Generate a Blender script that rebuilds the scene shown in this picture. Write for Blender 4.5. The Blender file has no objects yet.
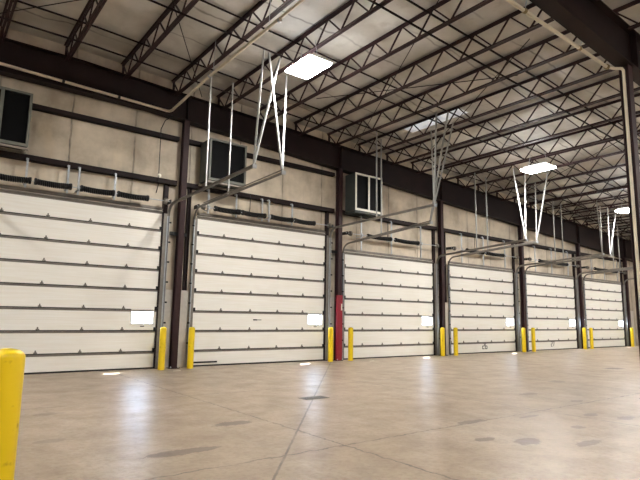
import bpy, math, random
from mathutils import Vector, Matrix
random.seed(7)
scn = bpy.context.scene
COL = scn.collection

# ------------------------------------------------------------------ materials
def srgb(c):
    return tuple(((v/255)/12.92 if v/255 <= .04045 else ((v/255+.055)/1.055)**2.4) for v in c)

class NT:
    def __init__(s, name):
        s.m = bpy.data.materials.new(name); s.m.use_nodes = True
        s.t = s.m.node_tree; s.t.nodes.clear()
        s.out = s.t.nodes.new('ShaderNodeOutputMaterial')
    def n(s, typ, **k):
        x = s.t.nodes.new(typ)
        for a, v in k.items():
            if a.startswith('i_'): x.inputs[a[2:].replace('_', ' ')].default_value = v
            else: setattr(x, a, v)
        return x
    def l(s, a, b): s.t.links.new(a, b)
    def math(s, op, a, b=None, c=None, clamp=False):
        x = s.t.nodes.new('ShaderNodeMath'); x.operation = op; x.use_clamp = clamp
        for i, v in enumerate((a, b, c)):
            if v is None: continue
            if isinstance(v, (int, float)): x.inputs[i].default_value = v
            else: s.l(v, x.inputs[i])
        return x.outputs[0]
    def ramp(s, fac, lo, hi, a=0., b=1.):
        x = s.t.nodes.new('ShaderNodeMapRange'); x.clamp = True
        s.l(fac, x.inputs['Value'])
        for k, v in (('From Min', lo), ('From Max', hi), ('To Min', a), ('To Max', b)): x.inputs[k].default_value = v
        return x.outputs['Result']
    def mix(s, fac, a, b):
        x = s.t.nodes.new('ShaderNodeMix'); x.data_type = 'RGBA'
        if isinstance(fac, (int, float)): x.inputs[0].default_value = fac
        else: s.l(fac, x.inputs[0])
        for i, v in ((6, a), (7, b)):
            if isinstance(v, tuple): x.inputs[i].default_value = (*v[:3], 1)
            else: s.l(v, x.inputs[i])
        return x.outputs[2]
    def pos(s):
        return s.n('ShaderNodeNewGeometry').outputs['Position']
    def obj(s):
        return s.n('ShaderNodeTexCoord').outputs['Object']
    def sep(s, v):
        x = s.n('ShaderNodeSeparateXYZ'); s.l(v, x.inputs[0]); return x.outputs
    def noise(s, vec, scale, detail=3, rough=.55, stretch=None):
        if stretch:
            mp = s.n('ShaderNodeMapping'); mp.inputs['Scale'].default_value = stretch
            s.l(vec, mp.inputs['Vector']); vec = mp.outputs[0]
        x = s.n('ShaderNodeTexNoise'); x.inputs['Scale'].default_value = scale
        x.inputs['Detail'].default_value = detail; x.inputs['Roughness'].default_value = rough
        s.l(vec, x.inputs['Vector']); return x.outputs['Fac']
    def bsdf(s, col, rough=.5, metal=0., spec=.5, bump=None, bstr=.3, bdist=.02):
        b = s.n('ShaderNodeBsdfPrincipled')
        for k, v in (('Base Color', col), ('Roughness', rough), ('Metallic', metal)):
            if isinstance(v, tuple): b.inputs[k].default_value = (*v[:3], 1)
            elif isinstance(v, (int, float)): b.inputs[k].default_value = v
            else: s.l(v, b.inputs[k])
        b.inputs['Specular IOR Level'].default_value = spec
        if bump is not None:
            bp = s.n('ShaderNodeBump'); bp.inputs['Strength'].default_value = bstr; bp.inputs['Distance'].default_value = bdist
            s.l(bump, bp.inputs['Height']); s.l(bp.outputs[0], b.inputs['Normal'])
        s.l(b.outputs[0], s.out.inputs[0]); return b

def simple(name, rgb, rough=.5, metal=0., spec=.5, var=.12, scale=6., rgb2=None, thresh=None):
    t = NT(name); c = srgb(rgb)
    n = t.noise(t.obj(), scale, 4)
    if rgb2: col = t.mix(t.ramp(n, *(thresh or (.5, .62))), c, srgb(rgb2))
    else: col = t.mix(t.ramp(n, .3, .7), tuple(v*(1-var) for v in c), tuple(min(1, v*(1+var)) for v in c))
    t.bsdf(col, rough, metal, spec); return t.m

M = {}
M['primer'] = simple('red oxide primer steel', (52, 33, 34), .55, 0, .25, .18, 3)
M['dark_primer'] = simple('dark primer steel', (34, 23, 23), .6, 0, .2, .2, 2)
M['galv'] = simple('galvanized steel', (176, 180, 184), .4, .45, .5, .15, 14)
M['galv_light'] = simple('bright galvanized steel', (158, 158, 154), .45, .35, .5, .1, 10)
M['grey_panel'] = simple('grey metal panel', (196, 190, 180), .45, .1, .5, .1, 4)
M['black'] = simple('black steel', (22, 21, 22), .5, 0, .4, .2, 10)
M['spring'] = simple('oiled spring steel', (12, 11, 11), .5, .0, .25, .2, 30)
M['hinge'] = simple('grey hinge steel', (120, 114, 106), .45, .5, .5, .2, 30)
M['strut'] = simple('dull grey strut', (128, 122, 114), .5, .2, .5, .15, 8)
M['pipe'] = simple('cream painted pipe', (214, 204, 182), .45, 0, .5, .08, 5)
M['yellow'] = simple('yellow safety paint', (238, 204, 22), .38, 0, .5, 0, 9, (196, 158, 18), (.60, .74))
M['red'] = simple('red painted steel', (134, 22, 40), .38, 0, .5, .12, 6)
M['white'] = simple('white metal', (232, 228, 214), .4, 0, .5, .05, 5)
M['boxgrey'] = simple('grey green sheet metal', (66, 70, 67), .5, .2, .4, .15, 3)
M['framegrey'] = simple('grey frame', (104, 106, 98), .5, .1, .4, .1, 5)
M['pane_dark'] = simple('dark louvre screen', (7, 7, 8), .6, 0, .1, .25, 4)
M['rubber'] = simple('black rubber', (30, 28, 26), .7)
M['brass'] = simple('brass fitting', (150, 132, 96), .4, .6)
M['ink'] = simple('black marker ink', (40, 36, 34), .6)

def mat_door():
    t = NT('cream overhead door skin'); P = t.pos(); s = t.sep(P)
    n = t.noise(P, 3.2, 4, .6, (.25, 1, 7)); n2 = t.noise(P, .7, 3)
    c = t.mix(t.ramp(n, .35, .7), srgb((238, 233, 221)), srgb((245, 242, 234)))
    c = t.mix(t.ramp(n2, .55, .8, 0, .35), c, srgb((226, 219, 204)))
    rib = t.math('SINE', t.math('MULTIPLY', s[2], 2*math.pi/.1))
    t.bsdf(c, .42, 0, .45, rib, .12, .004); return t.m
M['door'] = mat_door()

def mat_wall():
    t = NT('stained cream wall insulation'); P = t.pos(); s = t.sep(P)
    base = srgb((216, 204, 184)); dark = srgb((156, 144, 126))
    n = t.noise(P, .55, 5, .6); n2 = t.noise(P, 1.6, 4, .6, (1, 1, .45)); st = t.noise(P, 1.6, 5, .7, (2.2, 1, .5))
    c = t.mix(t.ramp(n, .38, .68), base, dark)
    c = t.mix(t.ramp(n2, .52, .75, 0, .5), c, srgb((214, 198, 170)))
    c = t.mix(t.ramp(st, .56, .82, 0, .35), c, srgb((116, 106, 96)))
    # vertical seams where blankets meet
    wob = t.math('MULTIPLY', t.math('SUBTRACT', t.noise(P, 1.5, 2), .5), .12)
    x = t.math('ADD', t.math('ADD', s[0], wob), 100.22)
    fr = t.math('ABSOLUTE', t.math('SUBTRACT', t.math('FRACT', t.math('DIVIDE', x, 1.8)), .5))
    seam = t.math('MULTIPLY', t.ramp(fr, .0, .022, 1, 0), t.ramp(t.noise(P, 2.2, 3, .6, (1, 1, .8)), .35, .62, .15, 1))
    smear = t.math('MULTIPLY', t.ramp(fr, .0, .12, 1, 0), t.ramp(n2, .4, .65, 0, .45))
    c = t.mix(smear, c, srgb((116, 106, 94))); c = t.mix(t.math('MULTIPLY', seam, .8), c, srgb((72, 66, 62)))
    # low wall stays cleaner
    t.bsdf(c, .6, 0, .3, t.math('ADD', t.noise(P, 1.3, 3, .5, (1, 1, .4)), t.math('MULTIPLY', seam, -.5)), .5, .08); return t.m
M['wall'] = mat_wall()

def mat_ceiling():
    t = NT('cream roof insulation blanket'); P = t.pos(); s = t.sep(P)
    n = t.noise(P, .5, 5, .6); n2 = t.noise(P, 1.7, 4, .55)
    c = t.mix(t.ramp(n, .35, .7), srgb((214, 210, 202)), srgb((178, 172, 162)))
    c = t.mix(t.ramp(n2, .58, .8, 0, .5), c, srgb((150, 138, 122)))
    wob = t.math('MULTIPLY', t.math('SUBTRACT', t.noise(P, .8, 3), .5), .5)
    y = t.math('ADD', t.math('ADD', s[1], wob), 60.)
    fr = t.math('ABSOLUTE', t.math('SUBTRACT', t.math('FRACT', t.math('DIVIDE', y, 1.45)), .5))
    brk = t.ramp(t.noise(P, .45, 2), .42, .58, 0, 1)
    seam = t.math('MULTIPLY', t.ramp(fr, 0, .035, 1, 0), brk)
    c = t.mix(t.math('MULTIPLY', seam, .75), c, srgb((84, 75, 68)))
    sag = t.math('ADD', t.math('SINE', t.math('MULTIPLY', y, 2*math.pi/1.45)), t.noise(P, 1.2, 3))
    t.bsdf(c, .55, 0, .35, sag, .5, .1); return t.m
M['ceiling'] = mat_ceiling()

def mat_floor():
    t = NT('sealed concrete floor'); P = t.pos(); s = t.sep(P)
    n = t.noise(P, .35, 5, .6); n2 = t.noise(P, 1.8, 6, .65); n3 = t.noise(P, 14, 5, .7)
    n4 = t.noise(P, .8, 6, .75, (1, .3, 1))
    c = t.mix(t.ramp(n, .35, .68), srgb((152, 133, 110)), srgb((170, 153, 132)))
    c = t.mix(t.ramp(n2, .42, .75, 0, .5), c, srgb((126, 112, 96)))
    c = t.mix(t.ramp(n4, .52, .7, 0, .5), c, srgb((184, 176, 164)))
    c = t.mix(t.ramp(n3, .46, .72, 0, .55), c, srgb((116, 99, 83)))
    sp = t.noise(P, 3.1, 5, .75, (1, 1, 1))
    c = t.mix(t.ramp(sp, .76, .8, 0, .2), c, srgb((120, 106, 94)))
    x, y = s[0], s[1]
    wob = t.math('MULTIPLY', t.math('SUBTRACT', t.noise(P, 6, 3), .5), .03)
    def line(expr, w):
        return t.ramp(t.math('ABSOLUTE', t.math('ADD', expr, wob)), w*.5, w*1.3, 1, 0)
    L = []
    L.append(line(t.math('SUBTRACT', t.math('FRACT', t.math('ADD', t.math('DIVIDE', t.math('ADD', x, .66), 4.55), 50.5)), .5), .0035))
    L.append(line(t.math('SUBTRACT', t.math('FRACT', t.math('ADD', t.math('DIVIDE', t.math('ADD', y, 10.4), 4.8), 50.5)), .5), .0032))
    # diagonal crack running through the drain
    d = t.math('SUBTRACT', t.math('MULTIPLY', t.math('SUBTRACT', x, 1.32), .7547), t.math('MULTIPLY', t.math('ADD', y, 7.1), .656))
    L.append(t.math('MULTIPLY', line(d, .016), t.ramp(x, 6.9, 7.2, 1, 0)))
    tot = L[0]
    for q in L[1:]: tot = t.math('MAXIMUM', tot, q)
    tot = t.math('MULTIPLY', tot, t.ramp(t.noise(P, 2, 3), .3, .55, .35, .85))
    c = t.mix(tot, c, srgb((78, 68, 60)))
    # individual stains with their own outlines
    wx = t.math('MULTIPLY', t.math('SUBTRACT', t.noise(P, 5, 6, .8), .5), 2.2)
    stains = None
    for (a, b, ra, rb, k) in [(-1.2, -8.45, .34, .15, .55), (-2.45, -9.6, .5, .13, .5), (-3.27, -6.23, .25, .12, .3), (14.1, -7.2, .5, .3, .8), (1.1, -11.2, .2, .09, .5), (3.0, -11.5, .16, .1, .4), (5.6, -10.2, .22, .1, .4), (-3.6, -8.2, .2, .1, .3), (7.2, -5.2, .3, .12, .3),
                              (5.7, -9.1, .35, .12, .45), (1.5, -11.6, .25, .16, .5), (2.1, -12.1, .3, .1, .45), (4.45, -11.57, .25, .12, .5),
                              (1.94, -10.35, .3, .1, .5), (4.25, -11.1, .2, .1, .5), (8.5, -8.2, .3, .2, .35), (3.2, -10.6, .3, .06, .4)]:
        ex = t.math('DIVIDE', t.math('SUBTRACT', x, a), ra); ey = t.math('DIVIDE', t.math('SUBTRACT', y, b), rb)
        r2 = t.math('SQRT', t.math('ADD', t.math('MULTIPLY', ex, ex), t.math('MULTIPLY', ey, ey)))
        m = t.math('MULTIPLY', t.ramp(t.math('ADD', r2, wx), .85, 1.0, 1, 0), min(1, k*1.5))
        stains = m if stains is None else t.math('MAXIMUM', stains, m)
    c = t.mix(stains, c, srgb((92, 78, 66)))
    rgh = t.ramp(n2, .3, .75, .30, .48)
    t.bsdf(c, rgh, 0, .45, t.math('ADD', n3, t.math('MULTIPLY', n2, 2.0)), .12, .01); return t.m
M['floor'] = mat_floor()

def mat_emit(name, rgb, strength):
    t = NT(name); e = t.n('ShaderNodeEmission'); e.inputs[0].default_value = (*rgb, 1); e.inputs[1].default_value = strength
    t.l(e.outputs[0], t.out.inputs[0]); return t.m
M['lamp'] = mat_emit('lit lamp diffuser', (1, .985, .965), 196.)
M['uplight'] = mat_emit('lit lamp top lens', (.93, .96, 1), 7.)

def mat_skylight():
    t = NT('translucent skylight panel'); e = t.n('ShaderNodeEmission'); e.inputs[0].default_value = (.80, .86, 1, 1); e.inputs[1].default_value = .42
    d = t.n('ShaderNodeBsdfDiffuse'); d.inputs[0].default_value = (.7, .7, .7, 1); a = t.n('ShaderNodeAddShader')
    t.l(t.mix(t.ramp(t.noise(t.pos(), 2.2, 3), .4, .62), (.42, .44, .5), (.9, .95, 1)), e.inputs[0])
    t.l(e.outputs[0], a.inputs[0]); t.l(d.outputs[0], a.inputs[1]); t.l(a.outputs[0], t.out.inputs[0]); return t.m
M['skylight'] = mat_skylight()

def mat_glass():
    t = NT('window pane'); tr = t.n('ShaderNodeBsdfTransparent'); tr.inputs[0].default_value = (.95, .97, 1, 1)
    g = t.n('ShaderNodeBsdfGlossy'); g.inputs['Roughness'].default_value = .05
    m = t.n('ShaderNodeMixShader'); m.inputs[0].default_value = .06
    t.l(tr.outputs[0], m.inputs[1]); t.l(g.outputs[0], m.inputs[2]); t.l(m.outputs[0], t.out.inputs[0]); return t.m
M['glass'] = mat_glass()

# ------------------------------------------------------------------ mesh builder
class MB:
    def __init__(s): s.v = []; s.f = []; s.sm = []
    def add(s, vs, fs, smooth=False):
        o = len(s.v); s.v += [tuple(v) for v in vs]
        for f in fs: s.f.append(tuple(i+o for i in f)); s.sm.append(smooth)
        return s
    def box(s, x0, x1, y0, y1, z0, z1):
        vs = [(x, y, z) for x in (x0, x1) for y in (y0, y1) for z in (z0, z1)]
        return s.add(vs, [(0, 1, 3, 2), (4, 6, 7, 5), (0, 4, 5, 1), (2, 3, 7, 6), (0, 2, 6, 4), (1, 5, 7, 3)])
    def hexa(s, low, high):       # two rings of 4
        return s.add(list(low)+list(high), [(3, 2, 1, 0), (4, 5, 6, 7), (0, 1, 5, 4), (1, 2, 6, 5), (2, 3, 7, 6), (3, 0, 4, 7)])
    def bar(s, a, b, w, h, up=(0, 0, 1)):
        a = Vector(a); b = Vector(b); d = (b-a).normalized(); u = Vector(up)
        if abs(d.dot(u)) > .98: u = Vector((1, 0, 0))
        r = d.cross(u).normalized()*w/2; u = r.cross(d).normalized()*h/2
        q = [-r-u, r-u, r+u, -r+u]
        return s.hexa([a+k for k in q], [b+k for k in q])
    def tube(s, pts, r, n=8, cap=True, closed=False):
        pts = [Vector(p) for p in pts]; rings = []; up = None
        for i, p in enumerate(pts):
            if i == 0: d = pts[1]-p
            elif i == len(pts)-1: d = p-pts[i-1]
            else: d = (pts[i+1]-p).normalized()+(p-pts[i-1]).normalized()
            d.normalize()
            if up is None:
                up = Vector((0, 0, 1)) if abs(d.z) < .9 else Vector((1, 0, 0))
            e1 = d.cross(up).normalized(); up = e1.cross(d).normalized()
            rr = r[i] if isinstance(r, (list, tuple)) else r
            rings.append([p+(e1*math.cos(2*math.pi*k/n)+up*math.sin(2*math.pi*k/n))*rr for k in range(n)])
        vs = [v for R in rings for v in R]
        fs = [(i*n+k, i*n+(k+1) % n, (i+1)*n+(k+1) % n, (i+1)*n+k) for i in range(len(pts)-1) for k in range(n)]
        s.add(vs, fs, True)
        if cap: s.add(rings[0], [tuple(range(n))[::-1]]); s.add(rings[-1], [tuple(range(n))])
        return s
    def lathe(s, prof, n=24, c=(0, 0, 0)):
        vs = []; fs = []
        for r, z in prof:
            for k in range(n):
                a = 2*math.pi*k/n; vs.append((c[0]+r*math.cos(a), c[1]+r*math.sin(a), c[2]+z))
        for i in range(len(prof)-1):
            for k in range(n): fs.append((i*n+k, i*n+(k+1) % n, (i+1)*n+(k+1) % n, (i+1)*n+k))
        s.add(vs, fs, True); s.add(vs[:n], [tuple(range(n))[::-1]]); s.add(vs[-n:], [tuple(range(n))]); return s
    def build(s, name, mat, parent=None, loc=None, bevel=0, local=False):
        """verts are world coordinates; converted to the parent's frame unless local"""
        off = Vector((0, 0, 0))
        if parent is not None and not local: off = Vector(parent['_o'])
        if parent is None and loc is not None and not local: off = Vector(loc)
        me = bpy.data.meshes.new(name); me.from_pydata([tuple(Vector(v)-off) for v in s.v], [], s.f); me.update()
        for p, k in zip(me.polygons, s.sm): p.use_smooth = k
        o = bpy.data.objects.new(name, me); COL.objects.link(o); me.materials.append(M[mat] if isinstance(mat, str) else mat)
        if parent is not None: o.parent = parent
        elif loc is not None: o.location = loc
        if bevel:
            b = o.modifiers.new('bevel', 'BEVEL'); b.width = bevel; b.segments = 2; b.limit_method = 'ANGLE'
        return o

def tag(o, label=None, cat=None, group=None, kind=None):
    if label: o['label'] = label
    if cat: o['category'] = cat
    if group: o['group'] = group
    if kind: o['kind'] = kind
    return o
def thing(name, loc, label=None, cat=None, group=None, kind=None):
    o = bpy.data.objects.new(name, None); COL.objects.link(o); o.location = loc; o['_o'] = tuple(loc); o.empty_display_size = .2
    return tag(o, label, cat, group, kind)
def copy_tree(o, parent=None):
    c = o.copy(); COL.objects.link(c); c.parent = parent
    for ch in [k for k in bpy.data.objects if k.parent == o]: copy_tree(ch, c)
    return c
ORD = ['zeroth', 'first', 'second', 'third', 'fourth', 'fifth', 'sixth', 'seventh', 'eighth']

# ------------------------------------------------------------------ layout numbers
H = .61; ZB = .51
DOORS = [(-4.57, .68, 8), (1.81, 7.07, 8), (8.0, 13.25, 7), (14.35, 19.6, 7), (20.7, 25.96, 7), (27.06, 32.31, 7)]
def dh(n): return ZB+(n-1)*H
COLX = [-5.2, 1.19, 7.57, 13.6, 20.12, 26.28, 32.6]
S = -.045
XL, XR, YB = -15., 34.9, -22.5
def zceil(x): return 9.10+S*x if x > -2 else 9.19+.0*(x+2)
def zjt(x): return zceil(x)-.05                        # top of joist
def gtop(x): return 8.63+S*x if x > -2 else 8.72
def gbot(x): return 7.79-.06*x if x > 0 else 7.79
def gapword(i): return ['left of the first door', 'between the first and second doors', 'between the second and third doors', 'between the third and fourth doors',
                        'between the fourth and fifth doors', 'between the fifth and sixth doors', 'right of the sixth door'][i]

# ------------------------------------------------------------------ setting
m = MB(); m.box(XL-.2, XR+.2, YB-.2, .3, -.2, 0); tag(m.build('floor', 'floor'), kind='structure')
m = MB()
xs = [XL-.2, -2, 8.74, 9.45, XR+.2]
for a, b in zip(xs, xs[1:]):
    if a == 8.74:
        rngs = [(YB-.2, -5.0), (-2.4, .3)]
    else: rngs = [(YB-.2, .3)]
    for y0, y1 in rngs:
        za, zb_ = zceil(a if a > -2 else -2), zceil(b)
        if b <= -2: za = zb_ = 9.19
        m.hexa([(a, y0, za), (b, y0, zb_), (b, y1, zb_), (a, y1, za)], [(a, y0, za+.2), (b, y0, zb_+.2), (b, y1, zb_+.2), (a, y1, za+.2)])
tag(m.build('ceiling', 'ceiling'), kind='structure')
# wall with the six openings
m = MB(); TOP = 9.3
edges = [XL-.2]
for d in DOORS: edges += [d[0]+.04, d[1]-.04]
edges.append(XR+.2)
for i in range(0, len(edges), 2): m.box(edges[i], edges[i+1], 0, .25, 0, TOP)
for d in DOORS: m.box(d[0]+.04, d[1]-.04, 0, .25, dh(d[2])-.03, TOP)
tag(m.build('wall_back', 'wall'), kind='structure')
tag(MB().box(XR, XR+.2, YB, 0, 0, 9).build('wall_right', 'wall'), kind='structure')
tag(MB().box(XL-.2, XL, YB, 0, 0, 9.3).build('wall_left', 'wall'), kind='structure')
tag(MB().box(XL, XR, YB-.2, YB, 0, 9.3).build('wall_front', 'wall'), kind='structure')
# skylight
za, zb_ = zceil(8.74), zceil(9.45)
m = MB(); m.hexa([(8.74, -5.0, za+.02), (9.45, -5.0, zb_+.02), (9.45, -2.4, zb_+.02), (8.74, -2.4, za+.02)],
                 [(8.74, -5.0, za+.05), (9.45, -5.0, zb_+.05), (9.45, -2.4, zb_+.05), (8.74, -2.4, za+.05)])
tag(m.build('skylight_panel', 'skylight', loc=(9.2, -3.7, za)), 'pale bluish-white translucent roof panel glowing between two joists, above the third door', 'skylight')

# ------------------------------------------------------------------ overhead doors
DIG = {'2': [(0, 2, 1, 2), (1, 2, 1, 1), (1, 1, 0, 1), (0, 1, 0, 0), (0, 0, 1, 0)],
       '6': [(1, 2, 0, 2), (0, 2, 0, 0), (0, 0, 1, 0), (1, 0, 1, 1), (1, 1, 0, 1)],
       '7': [(0, 2, 1, 2), (1, 2, .4, 0)]}
def digits(txt, x, y, z, s):
    m = MB()
    for ch in txt:
        for (a, b, c, d) in DIG[ch]:
            m.bar((x+a*s*.55, y, z+b*s*.5), (x+c*s*.55, y, z+d*s*.5), .035, .006, (0, -1, 0))
        x += s*.85
    return m
for i, (xl, xr, n) in enumerate(DOORS):
    t = thing('door_%d' % (i+1), ((xl+xr)/2, 0, 0), 'cream overhead door, %s from the left, %s' % (ORD[i+1],
        ['cut by the left edge of the photo', 'beside the red-footed column', 'right of the red-footed column', 'small number 26 on its bottom section', 'small number 27 on its bottom section', 'the farthest one'][i]),
        'overhead door', 'row of overhead doors', 'structure')
    wx0, wx1, wz0, wz1 = xr-.74, xr-.12, 1.32, 1.70
    yb, yf = .03, -.03
    z = 0
    for k in range(n):
        z0 = 0 if k == 0 else ZB+(k-1)*H; z1 = ZB+k*H
        m = MB(); g = .006
        if k == 2:
            m.box(xl, wx0, yf, yb, z0+g, z1-g); m.box(wx1, xr, yf, yb, z0+g, z1-g)
            m.box(wx0, wx1, yf, yb, z0+g, wz0); m.box(wx0, wx1, yf, yb, wz1, z1-g)
        else: m.box(xl, xr, yf, yb, z0+g, z1-g)
        sec = m.build('door_section', 'door', t)
        if k < n-1:   # strut along the joint, with its dark lip above
            q = MB(); q.box(xl, xr, -.055, -.031, z1-.035, z1-.018); q.box(xl, xr, -.037, -.031, z1-.07, z1-.018)
            q.build('strut', 'strut', t)
            MB().box(xl, xr, -.04, -.0305, z1-.017, z1+.008).build('joint_seal', 'rubber', t)
            for fr in (.0, .98, 2.07, 3.16, 4.25, 1.):
                hx = xl+.03+fr*(xr-xl-.06) if fr in (0., 1.) else xl+fr
                q = MB(); q.box(hx-.035, hx+.035, -.045, -.031, z1+.012, z1+.045); q.box(hx-.016, hx+.016, -.05, -.031, z1+.04, z1+.09)
                q.tube([(hx-.045, -.048, z1+.025), (hx+.045, -.048, z1+.025)], .013, 6)
                if fr in (0., 1.):
                    sgn = -1 if fr == 0. else 1
                    q.box(hx-.05, hx+.05, -.07, -.031, z1-.03, z1+.09); q.tube([(hx, -.09, z1+.04), (hx+sgn*.16, -.09, z1+.04)], .014, 6)
                q.build('hinge', 'black' if fr in (0., 1.) else 'hinge', t)
    zt = dh(n)
    MB().box(xl, xr, -.05, .03, -0.0, .045).build('bottom_seal', 'rubber', t)
    q = MB(); q.box(xl, xr, -.09, -.031, zt-.06, zt-.035); q.box(xl, xr, -.036, -.031, zt-.12, zt-.02); q.build('top_strut', 'strut', t)
    f = MB(); w = .035
    f.box(wx0-w, wx1+w, yf-.012, yf-.001, wz0-w, wz0); f.box(wx0-w, wx1+w, yf-.012, yf-.001, wz1, wz1+w)
    f.box(wx0-w, wx0, yf-.012, yf-.001, wz0, wz1); f.box(wx1, wx1+w, yf-.012, yf-.001, wz0, wz1)
    fr_ = f.build('window_frame', 'white', t)
    fr_['_o'] = t['_o']
    g_ = MB().box(wx0, wx1, -.004, .004, wz0, wz1).build('pane', 'glass', fr_) 
    MB().box((wx0+wx1)/2-.05, (wx0+wx1)/2+.06, -.055, yf, wz0-.10, wz0-.075).build('lift_handle', 'black', t)
    if i == 1:
        MB().box(xl+.08, xl+.92, -.052, -.031, .10, .15).build('floor_bar', 'black', t)
        q = MB(); q.box(4.02, 4.16, -.045, -.031, 1.44, 1.48); q.box(4.16, 4.34, -.038, -.031, 1.45, 1.47); q.build('slide_latch', 'black', t)
    if i == 3: digits('26', 16.78, -.034, .2, .26).build('door_number', 'ink', t)
    if i == 4: digits('27', 23.05, -.034, .2, .24).build('door_number', 'ink', t)

# jamb posts, galvanized guards, pier panels
for i, (xl, xr, n) in enumerate(DOORS):
    zt = dh(n)
    for side, x0, x1 in (('left', xl-.36, xl-.25), ('right', xr-.02, xr+.12)):
        m = MB(); m.box(x0, x1, -.03, -.0, 0, 5.62); m.box(x0, x0+.03, -.10, -.03, 0, 5.62); m.box(x1-.03, x1, -.10, -.03, 0, 5.62)
        if side == 'right': m = MB().box(x0, x1, -.095, 0, 0, 5.62)
        tag(m.build('door_jamb_post', 'dark_primer', loc=((x0+x1)/2, 0, 0)), 'dark brown steel jamb post on the %s side of the %s door' % (side, ORD[i+1]), 'jamb post', 'jamb posts beside the doors')
for i in range(1, 6):
    a, b = DOORS[i-1][1]+.22, DOORS[i][0]-.37
    tag(MB().box(a, b, -.165, -.10, 4.02, 4.13).build('gap_girt', 'black', loc=((a+b)/2, -.13, 4.07)), 'short black steel cross piece behind the column ' + gapword(i), 'cross piece', 'cross pieces behind the columns')
for i in range(7):
    cx = COLX[i]
    if i == 0: parts = [(cx+.16, DOORS[0][0]-.37)]
    elif i == 6: parts = [(cx+.16, cx+1.1)]
    else: parts = [(DOORS[i-1][1]+.20, cx-.095), (cx+.095, DOORS[i][0]-.20)]
    for j, (a, b) in enumerate(parts):
        if b-a < .04: continue
        m = MB(); m.box(a, b, -.115, -.107, 0.01, 2.34); m.box(a, a+.008, -.107, -.098, 0.01, 2.34); m.box(b-.008, b, -.107, -.098, 0.01, 2.34); m.box(a, b, -.125, -.1155, 2.31, 2.34)
        tag(m.build('wainscot_panel', 'grey_panel', loc=((a+b)/2, 0, 0)), 'low grey metal wall panel %s, %s of the column' % (gapword(i), 'right' if (j == 1 or i == 0) else 'left'), 'wall panel', 'grey panels at the foot of the wall')

# ------------------------------------------------------------------ girts
for nm, z0, z1, word in (('upper', 7.06, 7.20, 'upper'), ('lower', 5.60, 5.76, 'lower')):
    for i in range(6):
        a, b = COLX[i]+.16, COLX[i+1]-.16
        if nm == 'upper' and gbot((a+b)/2) < 7.25: continue
        if i == 0: a = -7.
        m = MB(); m.box(a, b, -.16, -.002, z1-.02, z1); m.box(a, b, -.16, -.002, z0, z0+.02); m.box(a, b, -.16, -.145, z0, z1)
        tag(m.build('wall_girt', 'dark_primer', loc=((a+b)/2, -.08, z0)), '%s dark brown horizontal steel girt above the %s door' % (word, ORD[i+1]), 'wall beam', 'girts on the door wall')

# ------------------------------------------------------------------ columns and girders
def hcol(cx, cy0, cy1, w, z1, loc, label, nm='steel_column', base=True):
    t = thing(nm, loc, label, 'column', 'steel building columns')
    m = MB(); tf = .02
    m.box(cx-w/2, cx+w/2, cy0, cy0+tf, .02, z1); m.box(cx-w/2, cx+w/2, cy1-tf, cy1, .02, z1); m.box(cx-.01, cx+.01, cy0+tf, cy1-tf, .02, z1)
    m.build('shaft', 'primer', t)
    bp_ = MB().box(cx-w/2-.06, cx+w/2+.06, cy0-.05, cy1+.03, 0, .02).build('base_plate', 'dark_primer', t); bp_['_o'] = t['_o']
    for dx in (-.12, .12):
        MB().lathe([(.02, 0), (.02, .03), (.012, .03), (.012, .05)], 8, (cx+dx, cy0-.025, .02)).build('anchor_bolt', 'galv', bp_)
    return t
for i, cx in enumerate(COLX):
    lab = 'red-brown steel column against the door wall, ' + gapword(i)
    if i == 2: lab = 'red-brown steel column with red-painted foot, between the second and third doors'
    t = hcol(cx, -.34, -.13, .18, gbot(cx), (cx, -.22, 0), lab)
    if i == 2:
        m = MB(); gx = cx-.02; m.box(gx-.13, gx+.13, -.365, -.341, .02, 2.42); m.box(gx-.13, gx-.118, -.341, -.29, .02, 2.42); m.box(gx+.118, gx+.13, -.341, -.26, .02, 2.42)
        m.build('red_guard', 'red', t)
        MB().box(cx+.04, cx+.10, -.367, -.3655, 1.85, 2.1).build('white_sticker', 'white', t)
def girder(y, nm, label, xr=XR-.1):
    t = thing(nm, (8, y, 7), label, 'girder', 'roof girders')
    xs = [XL+.1, -2, 0, 8, 16, 24, 30, xr]
    def strip(mb, y0, y1, f0, f1):
        for a, b in zip(xs, xs[1:]):
            mb.hexa([(a, y0, f0(a)), (b, y0, f0(b)), (b, y1, f0(b)), (a, y1, f0(a))], [(a, y0, f1(a)), (b, y0, f1(b)), (b, y1, f1(b)), (a, y1, f1(a))])
    m = MB(); strip(m, y-.01, y+.01, lambda x: gbot(x)+.03, lambda x: gtop(x)-.03); m.build('web', 'dark_primer', t)
    m = MB(); strip(m, y-.16, y+.16, gbot, lambda x: gbot(x)+.03); m.build('bottom_flange', 'dark_primer', t)
    m = MB(); strip(m, y-.16, y+.16, lambda x: gtop(x)-.03, gtop); m.build('top_flange', 'dark_primer', t)
    for cx in COLX:
        MB().box(cx-.008, cx+.008, y-.15, y-.011, gbot(cx)+.035, gtop(cx)-.035).build('stiffener', 'dark_primer', t)
    return t
girder(-.22, 'roof_girder', 'deep dark brown steel girder running along the top of the door wall')
girder(-10.9, 'roof_girder', 'deep dark brown girder at the upper right, carried by the free-standing column')
t = hcol(7.23, -11.0, -10.8, .22, gbot(7.23), (7.23, -10.9, 0), 'dark free-standing steel column at the right edge, a cream pipe down it')

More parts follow.
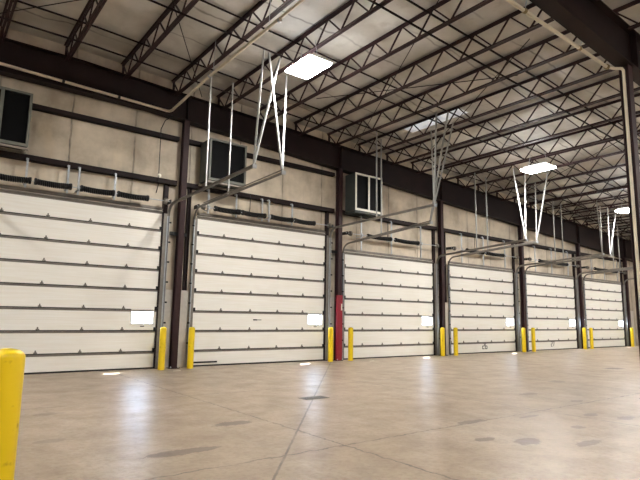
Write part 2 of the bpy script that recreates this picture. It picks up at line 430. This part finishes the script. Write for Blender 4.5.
# ------------------------------------------------------------------ bar joists
def make_joist(L=10.6):
    t = thing('roof_joist', (0, 0, 0), '', 'joist', 'open-web roof joists')
    m = MB()
    for s_ in (-1, 1):
        m.box(s_*.012, s_*.065, -L+.15, 0, -.01, 0); m.box(s_*.012, s_*.02, -L+.15, 0, -.065, -.01)
    m.build('top_chord', 'primer', t, local=True)
    m = MB()
    for s_ in (-1, 1):
        m.box(s_*.012, s_*.065, -L+.5, -.33, -.60, -.59); m.box(s_*.012, s_*.02, -L+.5, -.33, -.59, -.535)
    m.build('bottom_chord', 'primer', t, local=True)
    m = MB(); y = -.55; pts = [(0, -.05, -.03)]; top = False
    y = -.55
    while y > -L+.5:
        pts.append((0, y, -.57 if not top else -.03)); top = not top; y -= .5
    pts.append((0, -L+.2, -.03))
    for a, b in zip(pts, pts[1:]): m.bar(a, b, .034, .034)
    m.build('web', 'primer', t, local=True)
    m = MB(); m.box(-.03, .03, -.13, -.07, -.38, -.065); m.build('seat', 'primer', t, local=True)
    m = MB(); m.box(-.03, .03, -L+.16, -L+.30, -.40, -.065); m.build('seat', 'primer', t, local=True)
    return t
jp = make_joist(); first = True; counts = {}
def bayname(x):
    for i in range(6):
        if COLX[i] <= x < COLX[i+1]: return i
    return -1 if x < COLX[0] else 6
for k in range(-3, 23):
    x = .73+1.589*k
    if x > XR-.4: continue
    b = bayname(x); counts[b] = counts.get(b, 0)+1; c = counts[b]
    o = jp if first else copy_tree(jp); first = False
    o.location = (x, -.07, zjt(x))
    where = 'above the %s door' % ORD[b+1] if 0 <= b < 6 else ('left of the first door' if b < 0 else 'right of the sixth door')
    o['label'] = 'roof joist reaching the wall %s, %s of those there' % (where, ORD[c])
for j, k in enumerate(range(1, 9)):
    x = .73+1.589*k
    o = copy_tree(jp); o.location = (x, -10.76, zjt(x)); o['group'] = 'open-web roof joists of the nearer bay'
    o['label'] = 'roof joist on the near side of the upper-right girder, %s from left' % ORD[j+1]
# bridging angles
for y, w1 in ((-1.8, 'nearest the door wall'), (-4.75, 'in the middle of the span'), (-8.0, 'nearest the upper-right girder')):
    for lvl, dz in (('upper', -.075), ('lower', -.62)):
        m = MB(); xs = [XL+.5, -2, 10, 22, XR-.3]
        for a, b in zip(xs, xs[1:]):
            m.bar((a, y, zjt(a)+dz), (b, y, zjt(b)+dz), .012, .05); m.bar((a, y+.03, zjt(a)+dz+.018), (b, y+.03, zjt(b)+dz+.018), .05, .012)
        tag(m.build('joist_bridging', 'dark_primer', loc=(8, y, 8.4)), 'thin steel angle crossing the %s joist chords, row %s' % (lvl, w1), 'bridging', 'bridging angles across the joists')
for n_, (a, b, lab) in enumerate([((-5., -.4), (-1.8, -4.6), 'above the first door, near the wall'), ((-1.9, -5.9), (1.6, -.4), 'between the first two doors'),
                  ((7.6, -8.0), (4.4, -2.9), 'behind the nearest lamp'), ((3.1, -9.2), (8.2, -.4), 'over the second door'), ((6.2, -9.2), (11.2, -1.2), 'over the third door'),
                  ((13., -10.), (19., -.6), 'over the fourth door')]):
    z0, z1 = zjt(a[0])-.35, zjt(b[0])-.35
    tag(MB().tube([(a[0], a[1], z0), (b[0], b[1], z1)], .012, 6).build('brace_rod', 'dark_primer', loc=(a[0], a[1], z0)), 'thin steel brace rod running diagonally through the joists %s' % lab, 'rod', 'diagonal roof brace rods')

# ------------------------------------------------------------------ door tracks
def arcpts(x, y0, z0, r, n=8, rise=.0):
    return [(x, y0-r*(1-math.cos(a)), z0+r*math.sin(a)) for a in [math.pi/2*k/n for k in range(n+1)]]
def sweep_channel(pts, x, w=.06, d=.075, side=1):
    """C-shaped track swept through points that lie in a plane of constant x"""
    prof = [(-w/2, 0), (w/2, 0), (w/2, d*.25), (w/2-.008, d*.25), (w/2-.008, .01), (-w/2+.008, .01), (-w/2+.008, d), (-w/2, d)]
    m = MB(); P = [Vector(p) for p in pts]; rings = []
    for i, p in enumerate(P):
        d_ = (P[min(i+1, len(P)-1)]-P[max(i-1, 0)]).normalized(); nrm = Vector((0, -d_.z, d_.y))
        rings.append([p+nrm*a+Vector((side*b, 0, 0)) for a, b in prof])
    n = len(prof)
    m.add([v for r in rings for v in r], [(i*n+k, i*n+(k+1) % n, (i+1)*n+(k+1) % n, (i+1)*n+k) for i in range(len(P)-1) for k in range(n)])
    m.add(rings[0], [tuple(range(n))]); m.add(rings[-1], [tuple(range(n))[::-1]]); return m
for i, (xl, xr, n) in enumerate(DOORS):
    zt = dh(n); big = n == 8
    yend = -5.3 if big else -4.6; ze = 5.04 if big else 4.66; zs = 4.96 if big else 4.42
    for side in ('left', 'right'):
        sg = 1 if side == 'right' else -1
        x = xr+.16 if side == 'right' else xl-.16
        t = thing('door_track', (x, -.17, 0), 'galvanized lift track with overhead rail, %s side of the %s door' % (side, ORD[i+1]), 'door track', 'lift tracks beside the doors')
        r = .36; y0 = -.17
        vr = sweep_channel([(x, y0, .03), (x, y0, zs-r)], x, .07, .06, -sg).build('vertical_rail', 'galv', t); vr['_o'] = t['_o']
        arc = arcpts(x, y0, zs-r, r)
        sweep_channel(arc, x, .07, .06, -sg).build('curved_rail', 'strut', t)
        sweep_channel([arc[-1], (x, yend, ze)], x, .07, .06, -sg).build('horizontal_rail', 'strut', t)
        # wall angle the vertical rail is bolted to
        xa = xr+.012 if side == 'right' else xl-.155
        m = MB(); m.box(xa, xa+.145, -.112, -.104, .02, zt-.1); m.box(xa if side == 'left' else xa+.137, xa+.008 if side == 'left' else xa+.145, -.20, -.112, .02, zt-.1)
        m.build('mounting_angle', 'strut', t)
        for k in range(1, n):
            z = ZB+(k-1)*H+.2
            MB().box(min(x, x+sg*.05)-.01, max(x, x+sg*.05)+.01, -.215, -.205, z, z+.05).build('track_bolt_plate', 'black', vr)
        # angle brace along the rail
        MB().bar((x+sg*.035, -.9, zs+.05), (x+sg*.035, yend, ze+.055), .02, .03).build('rail_stiffener', 'strut', t)
        # hangers
        jz = lambda xx: zjt(xx)-.60
        TOPS = {(0, 'left'): [(-5.4, -5.0), (-6.0, -5.3)], (0, 'right'): [(1.35, -4.69), (1.9, -4.6)], (1, 'left'): [(1.53, -4.64), (2.58, -3.91)], (1, 'right'): [(7.48, -5.19), (8.5, -4.1)], (2, 'left'): [(7.7, -5.48), (8.51, -5.04)],
                (2, 'right'): [(14.0, -3.75), (14.66, -3.9)], (3, 'left'): [(16.3, -3.4), (15.38, -4.5)], (3, 'right'): [(21.3, -3.74), (22.3, -3.45)], (4, 'left'): [(23.24, -3.83), (22.8, -3.6)]}
        tops = TOPS.get((i, side), [(x+.8, yend+.7), (x+1.5, yend+.9)])
        for (tx, ty) in tops:
            MB().bar((x, yend+.05, ze), (tx, ty, jz(tx)), .044, .044).build('end_hanger', 'galv_light', t)
        my = (-2.7 if side == 'right' else -2.45) if big else -2.3
        MB().bar((x, my, (zs+ze)/2), (x, my, jz(x)), .04, .035).build('mid_hanger', 'galv_light', t)
        MB().bar((x-.05, yend, ze), (x+.05, yend, ze), .05, .09).build('end_plate', 'galv', t)

# ------------------------------------------------------------------ torsion springs
def springs(i):
    xl, xr, n = DOORS[i]; big = n == 8; z = 5.02 if big else 4.84; y = -.34
    dx = .2 if i == 0 else .04
    if big: segs = [(xl+.44+dx, xl+1.32+dx), (xl+1.45+dx, xl+2.31+dx), (xl+2.59+dx, xl+3.45+dx), (xl+3.59+dx, xl+4.44+dx)]
    else: segs = [(xl+1.02, xl+2.27), (xl+2.58, xl+3.95)]
    t = thing('torsion_spring_shaft', ((xl+xr)/2, y, z), 'shaft with %s black torsion springs above the %s door' % ('four' if big else 'two', ORD[i+1]), 'door springs', 'spring shafts above the doors')
    MB().tube([(xl-.16, y, z), (xr+.16, y, z)], .014, 8).build('shaft', 'galv', t)
    for a, b in segs:
        m = MB(); pts = []; turns = int((b-a)/.05); N = turns*8
        rc = .062
        for k in range(N+1):
            u = k/N; an = 2*math.pi*turns*u; sag = .022*math.sin(math.pi*u)
            pts.append((a+u*(b-a), y+rc*math.cos(an), z-sag+rc*math.sin(an)))
        m.tube(pts, .027, 5); m.tube([(a+(b-a)*q/8, y, z-.022*math.sin(math.pi*q/8)) for q in range(9)], .045, 8)
        sp = m.build('spring', 'spring', t); sp['_o'] = t['_o']
        for e in (a, b): MB().tube([(e-.025, y, z), (e+.025, y, z)], .092, 10).build('spring_cone', 'black', sp)
    hx = [xl+.06, xr-.06]
    for q in hx: MB().tube([(q-.04, y, z), (q+.04, y, z)], [.09, .1], 14).build('cable_drum', 'hinge', t)
    zt = dh(n)
    bars = [xl+1.23+dx, xl+2.24+dx, xl+2.52+dx, xl+3.5+dx] if big else [xl+.7, xl+2.39, xl+4.2]
    for q in bars + ([xl+.26] if big else []):
        m = MB(); m.box(q-.025, q+.025, -.29, -.25, zt+.06, 5.60); m.box(q-.03, q+.03, -.29, -.003, z-.07, z-.05); m.box(q-.03, q+.03, -.25, -.161, 5.60, 5.64)
        m.box(q-.028, q+.028, y-.02, y+.05, z-.06, z+.06)
        m.build('hanger_plate', 'galv', t)
    for q in (xl-.1, xr+.1):
        m = MB(); m.box(q-.012, q+.012, y-.04, -.003, z-.06, z+.06); m.build('end_bearing', 'black', t)
for i in range(6): springs(i)
# header angle above every door
for i, (xl, xr, n) in enumerate(DOORS):
    zt = dh(n); m = MB(); m.box(xl, xr, -.06, -.002, zt+.01, zt+.05); m.box(xl, xr, -.012, -.002, zt+.05, zt+.10)
    tag(m.build('header_seal', 'strut', loc=((xl+xr)/2, -.03, zt)), 'thin grey header strip along the top of the %s door' % ORD[i+1], 'header strip', 'header strips above the doors')

# ------------------------------------------------------------------ wall boxes
def ventbox(x0, x1, z0, z1, d, mull, frame, label):
    t = thing('ventilation_box', ((x0+x1)/2, -d/2, z0), label, 'ventilation box', 'boxes on the door wall')
    m = MB(); th = .03
    m.box(x0, x0+th, -d, -.17, z0, z1); m.box(x1-th, x1, -d, -.17, z0, z1); m.box(x0+th, x1-th, -d, -.17, z1-th, z1); m.box(x0+th, x1-th, -d, -.17, z0, z0+th); m.box(x0+th, x1-th, -.20, -.17, z0+th, z1-th)
    m.build('housing', 'boxgrey', t)
    m = MB(); w = .06 if frame == 'white' else .05; f0, f1 = -d-.02, -d-.001
    m.box(x0-.01, x0+w, f0, f1, z0-.01, z1+.01); m.box(x1-w, x1+.01, f0, f1, z0-.01, z1+.01)
    m.box(x0+w, x1-w, f0, f1, z1-w, z1+.01); m.box(x0+w, x1-w, f0, f1, z0-.01, z0+w+.02)
    ff = m.build('front_frame', frame, t); ff['_o'] = t['_o']
    if mull:
        xc = (x0+x1)/2; MB().box(xc-.04, xc+.04, f0, f1, z0+w+.021, z1-w-.001).build('mullion', frame, ff)
        rng = [(x0+w, xc-.04), (xc+.04, x1-w)]
    else: rng = [(x0+w, x1-w)]
    for a, b in rng:
        m = MB(); m.box(a, b, -d+.06, -d+.07, z0+w, z1-w)
        m.box(a, b, -d+.02, -d+.03, z0+w, z0+w+.03)
        m.build('dark_screen', 'pane_dark', t)
    m = MB()
    for q in (x0+.05, x1-.09): m.box(q, q+.05, -d, -.162, z0-.085, z0-.035)
    m.box(x0-.02, x1+.02, -d-.01, -d+.04, z0-.085, z0-.03); m.box(x0-.02, x1+.02, -.24, -.162, z0-.085, z0-.03)
    m.build('support_frame', 'strut' if frame != 'white' else 'boxgrey', t)
ventbox(-4.56, -3.22, 5.83, 7.27, .62, True, 'framegrey', 'grey box with dark screens high above the first door, at the left edge')
ventbox(1.76, 3.06, 5.80, 7.14, .86, False, 'framegrey', 'grey-framed box with one dark screen high above the second door')
ventbox(7.93, 9.34, 5.70, 7.17, .78, True, 'white', 'white-framed box with two dark screens high above the third door')

# ------------------------------------------------------------------ lamps
def lamp():
    t = thing('high_bay_light', (0, 0, 0), '', 'ceiling light', 'high-bay lamps hanging from the joists')
    w, l = .36, .54
    m = MB(); m.hexa([(-w, -l, .02), (w, -l, .02), (w, l, .02), (-w, l, .02)], [(-w*.8, -l*.92, .09), (w*.8, -l*.92, .09), (w*.8, l*.92, .09), (-w*.8, l*.92, .09)])
    m.build('housing', 'white', t, local=True)
    MB().box(-w+.015, w-.015, -l+.015, l-.015, -.03, .018).build('diffuser', 'lamp', t, local=True)
    MB().box(-w*.7, w*.7, -l*.85, l*.85, .092, .11).build('top_lens', 'uplight', t, local=True)
    for y in (-.4, .4):
        MB().tube([(0, y, .112), (0, y*.7, .62)], .008, 6).build('hanger_wire', 'galv', t, local=True)
    return t
lp = lamp()
spots = [(2.25, -5.4, 7.9, 'brilliant ceiling lamp hanging over the second door area, the nearest one in view'),
         (13.3, -5.25, 7.35, 'brilliant ceiling lamp hanging in front of the fourth door, middle one in view'),
         (21.9, -5.0, 6.95, 'brilliant ceiling lamp beside the free-standing column, farthest one in view'),
         (30.5, -5.2, 6.6, 'ceiling lamp hanging near the sixth door'),
         (-8.5, -5.4, 8.05, 'ceiling lamp hanging beyond the left edge of the photo'),
         (-8.0, -16.5, 8.05, 'ceiling lamp hanging behind the viewpoint, far left'),
         (2.2, -16.5, 8.0, 'ceiling lamp hanging behind the viewpoint, right of it'),
         (13.3, -16.5, 7.5, 'ceiling lamp hanging in the nearer bay, level with the fourth door'), (22.5, -16.5, 7.1, 'ceiling lamp hanging in the nearer bay, level with the fifth door')]
for i, (x, y, z, lab) in enumerate(spots):
    o = lp if i == 0 else copy_tree(lp)
    o.location = (x, y, zjt(x)-.62-.42 if i > 2 else z); o['label'] = lab

# ------------------------------------------------------------------ pipes
def clampring(p, axis, t, r=.05, mat='galv'):
    p = Vector(p); a = Vector(axis).normalized()*.035
    MB().tube([p-a, p+a], r, 12).build('coupling', mat, t)
t = thing('sprinkler_pipe', (.57, -.6, 7.8), 'cream pipe along the wall girder, turning out under the joists by the nearest lamp', 'pipe')
pts = [(-7, -.46, 8.02), (.45, -.46, 7.83), (.53, -.48, 7.83), (.57, -.58, 7.84), (.57, -3.2, 7.98), (.56, -6.62, 8.0)]
MB().tube(pts, .04, 10).build('pipe_run', 'pipe', t)
MB().tube([(.56, -6.66, 8.0), (.56, -10.6, 8.02)], .034, 10).build('pipe_run', 'pipe', t)
for q in (-4.6, -2.5, -1.0): clampring((q, -.46, 8.02-(q+7)*.0255), (1, 0, 0), t, .046, 'black')
for q in (-3.2, -6.64): clampring((.57, q, 7.98), (0, 1, 0), t, .05)
for q in (-3.4, -6.2, -9.0): MB().tube([(.57, q, 8.0), (.60, q, zjt(.6)-.06)], .007, 5).build('pipe_hanger', 'galv', t)
t = thing('sprinkler_pipe', (7.08, -10.9, 0), 'cream pipe under the upper-right girder that drops down the free-standing column', 'pipe')
MB().tube([(-7, -10.66, 7.56), (6.86, -10.66, 7.33)], .036, 10).build('pipe_run', 'pipe', t)
MB().tube([(6.9, -10.68, 7.32), (6.95, -10.78, 7.27), (7.03, -10.90, 7.25), (7.06, -10.92, 7.2), (7.06, -10.92, .02)], .034, 10).build('down_pipe', 'pipe', t)
clampring((6.86, -10.66, 7.33), (1, 0, 0), t, .06, 'brass')
for q in (.4, 3.5, 5.6):
    zz = 7.56-(q+7)*.0166
    clampring((q, -10.66, zz), (1, 0, 0), t, .05, 'brass'); MB().tube([(q, -10.66, zz), (q, -10.73, gbot(q)+.06)], .012, 6).build('pipe_hanger', 'galv', t)
# conduit with white cap beside first column
t = thing('wall_conduit', (.37, -.12, 5.4), 'thin dark conduit with white round fitting above the first door', 'conduit')
MB().tube([(.42, -.05, 5.3), (.42, -.19, 5.5), (.40, -.19, 7.3), (.50, -.25, 7.6), (.7, -.3, 7.75)], .014, 6).build('tube', 'black', t)
MB().lathe([(.02, -.05), (.055, -.02), (.06, .02), (.03, .06)], 12, (.42, -.24, 5.80)).build('round_fitting', 'white', t)
for i, (x, lab) in enumerate([(3.25, 'second'), (9.55, 'third'), (15.2, 'fourth'), (24.6, 'fifth')]):
    z0 = 4.95 if i == 0 else 4.75
    m = MB(); m.tube([(x, -.9, 5.55), (x, -.9, z0+.1), (x-.02, -.9, z0), (x-.12, -.9, z0-.01), (x-.45, -.87, z0+.03)], .012, 6); m.tube([(x, -.9, 5.55), (x, -.17, 5.66)], .012, 6)
    tag(m.build('hanging_bracket_rod', 'black', loc=(x, -.5, 5.3)), 'thin black bent rod hanging from the girt above the %s door' % lab, 'rod', 'bent rods above the doors')

# ------------------------------------------------------------------ bollards
def bollard(r, h):
    t = thing('bollard', (0, 0, 0), '', 'bollard', 'yellow bollards in front of the doors')
    prof = [(r, 0), (r, h-r*.55)]+[(r*math.cos(a), h-r*.55+r*.55*math.sin(a)) for a in [math.pi/2*k/7 for k in range(1, 7)]]+[(.004, h)]
    MB().lathe(prof, 28).build('post', 'yellow', t, local=True)
    return t
bp = bollard(.095, 1.23)
bl = [(.73, -.5, 'beside the right edge of the first door'), (1.62, -.5, 'beside the left edge of the second door'), (7.02, -.5, 'left of the red-footed column'),
      (7.98, -.5, 'right of the red-footed column'), (13.27, -.5, 'beside the right edge of the third door'), (14.17, -.5, 'beside the left edge of the fourth door'),
      (19.6, -.5, 'beside the right edge of the fourth door'), (20.5, -.5, 'beside the left edge of the fifth door'), (25.82, -.55, 'beside the right edge of the fifth door'),
      (26.75, -.5, 'beside the left edge of the sixth door'), (32.3, -.5, 'beside the right edge of the sixth door'), (33.9, -.9, 'at the far right end of the door wall')]
for i, (x, y, lab) in enumerate(bl):
    o = bp if i == 0 else copy_tree(bp); o.location = (x, y, 0); o['label'] = 'small yellow bollard with domed top ' + lab
big = bollard(.132, 1.275); big.location = (-4.425, -10.45, 0); big['label'] = 'large yellow bollard in the left foreground, cut by the frame'; del big['group']
# ------------------------------------------------------------------ floor drain
t = thing('floor_drain', (1.35, -7.1, 0), 'dark rectangular grated drain in the concrete floor, crossed by the long crack', 'drain')
a0, a1, b0, b1 = 1.04, 1.60, -7.26, -6.96
m = MB(); m.box(a0, a1, b0, b0+.03, .0005, .008); m.box(a0, a1, b1-.03, b1, .0005, .008); m.box(a0, a0+.03, b0+.03, b1-.03, .0005, .008); m.box(a1-.03, a1, b0+.03, b1-.03, .0005, .008)
m.build('rim', 'strut', t)
m = MB(); m.box(a0+.03, a1-.03, b0+.03, b1-.03, .0004, .002); m.build('sump', 'black', t)
m = MB()
for k in range(9): x = a0+.05+k*.054; m.box(x, x+.02, b0+.03, b1-.03, .003, .007)
m.build('grate', 'hinge', t)
# small white sheets standing in for sunlight leaking past the doors by the columns
for x, y, lab in ((1.0, -1.0, 'painted white patch of leaked sunlight on the floor before the first bollard pair'), (8.55, -1.05, 'painted white patch of leaked sunlight on the floor right of the red-footed column')):
    m = MB(); m.add([(x-.12, y-.04, .002), (x+.1, y-.06, .004), (x+.13, y+.03, .012), (x-.09, y+.05, .003), (x-.12, y-.04, .0015), (x+.1, y-.06, .0035), (x+.13, y+.03, .0115), (x-.09, y+.05, .0025)],
            [(0, 1, 2, 3), (7, 6, 5, 4), (0, 4, 5, 1), (1, 5, 6, 2), (2, 6, 7, 3), (3, 7, 4, 0)])
    tag(m.build('sun_leak_patch', 'white', loc=(x, y, 0)), lab, 'light patch')
# far corner column of the side wall
t = thing('side_wall_column', (34.6, -1.6, 0), 'brown tapered steel frame column at the far right end of the hall', 'column')
m = MB(); m.hexa([(34.55, -1.75, 0), (34.88, -1.75, 0), (34.88, -1.45, 0), (34.55, -1.45, 0)], [(34.1, -1.75, 5.6), (34.88, -1.75, 5.6), (34.88, -1.45, 5.6), (34.1, -1.45, 5.6)])
m.build('shaft', 'primer', t)

# ------------------------------------------------------------------ sun, sky, camera
sun = bpy.data.lights.new('sun', 'SUN'); sun.energy = 150; sun.angle = .009; sun.color = (1, .97, .92)
so = bpy.data.objects.new('sun', sun); COL.objects.link(so)
so.rotation_euler = Vector((-.92, -.84, -1.5)).to_track_quat('-Z', 'Y').to_euler(); so.location = (5, 5, 12)
w = bpy.data.worlds.new('sky'); scn.world = w; w.use_nodes = True
bg = w.node_tree.nodes['Background']; bg.inputs[0].default_value = (.62, .78, 1, 1); bg.inputs[1].default_value = 32.

cam = bpy.data.cameras.new('camera'); co = bpy.data.objects.new('camera', cam); COL.objects.link(co)
cam.sensor_fit = 'HORIZONTAL'; cam.sensor_width = 36; cam.lens = 36*521.88/640; cam.clip_end = 200
r = Vector((0.79351821, -0.6083489, 0.01550712)); u = Vector((-0.1015844, -0.10729394, 0.98902407)); f = Vector((0.60000789, 0.78638389, 0.14693845))
mm = Matrix((r, u, -f)).transposed().to_4x4(); mm.translation = Vector((-5.0769, -15.618, 1.572)); co.matrix_world = mm
scn.camera = co
scn.view_settings.view_transform = 'Standard'; scn.view_settings.look = 'None'; scn.view_settings.gamma = 1; scn.view_settings.use_curve_mapping = False
scn.view_settings.exposure = 0.25
for o in bpy.data.objects:
    if '_o' in o.keys(): del o['_o']
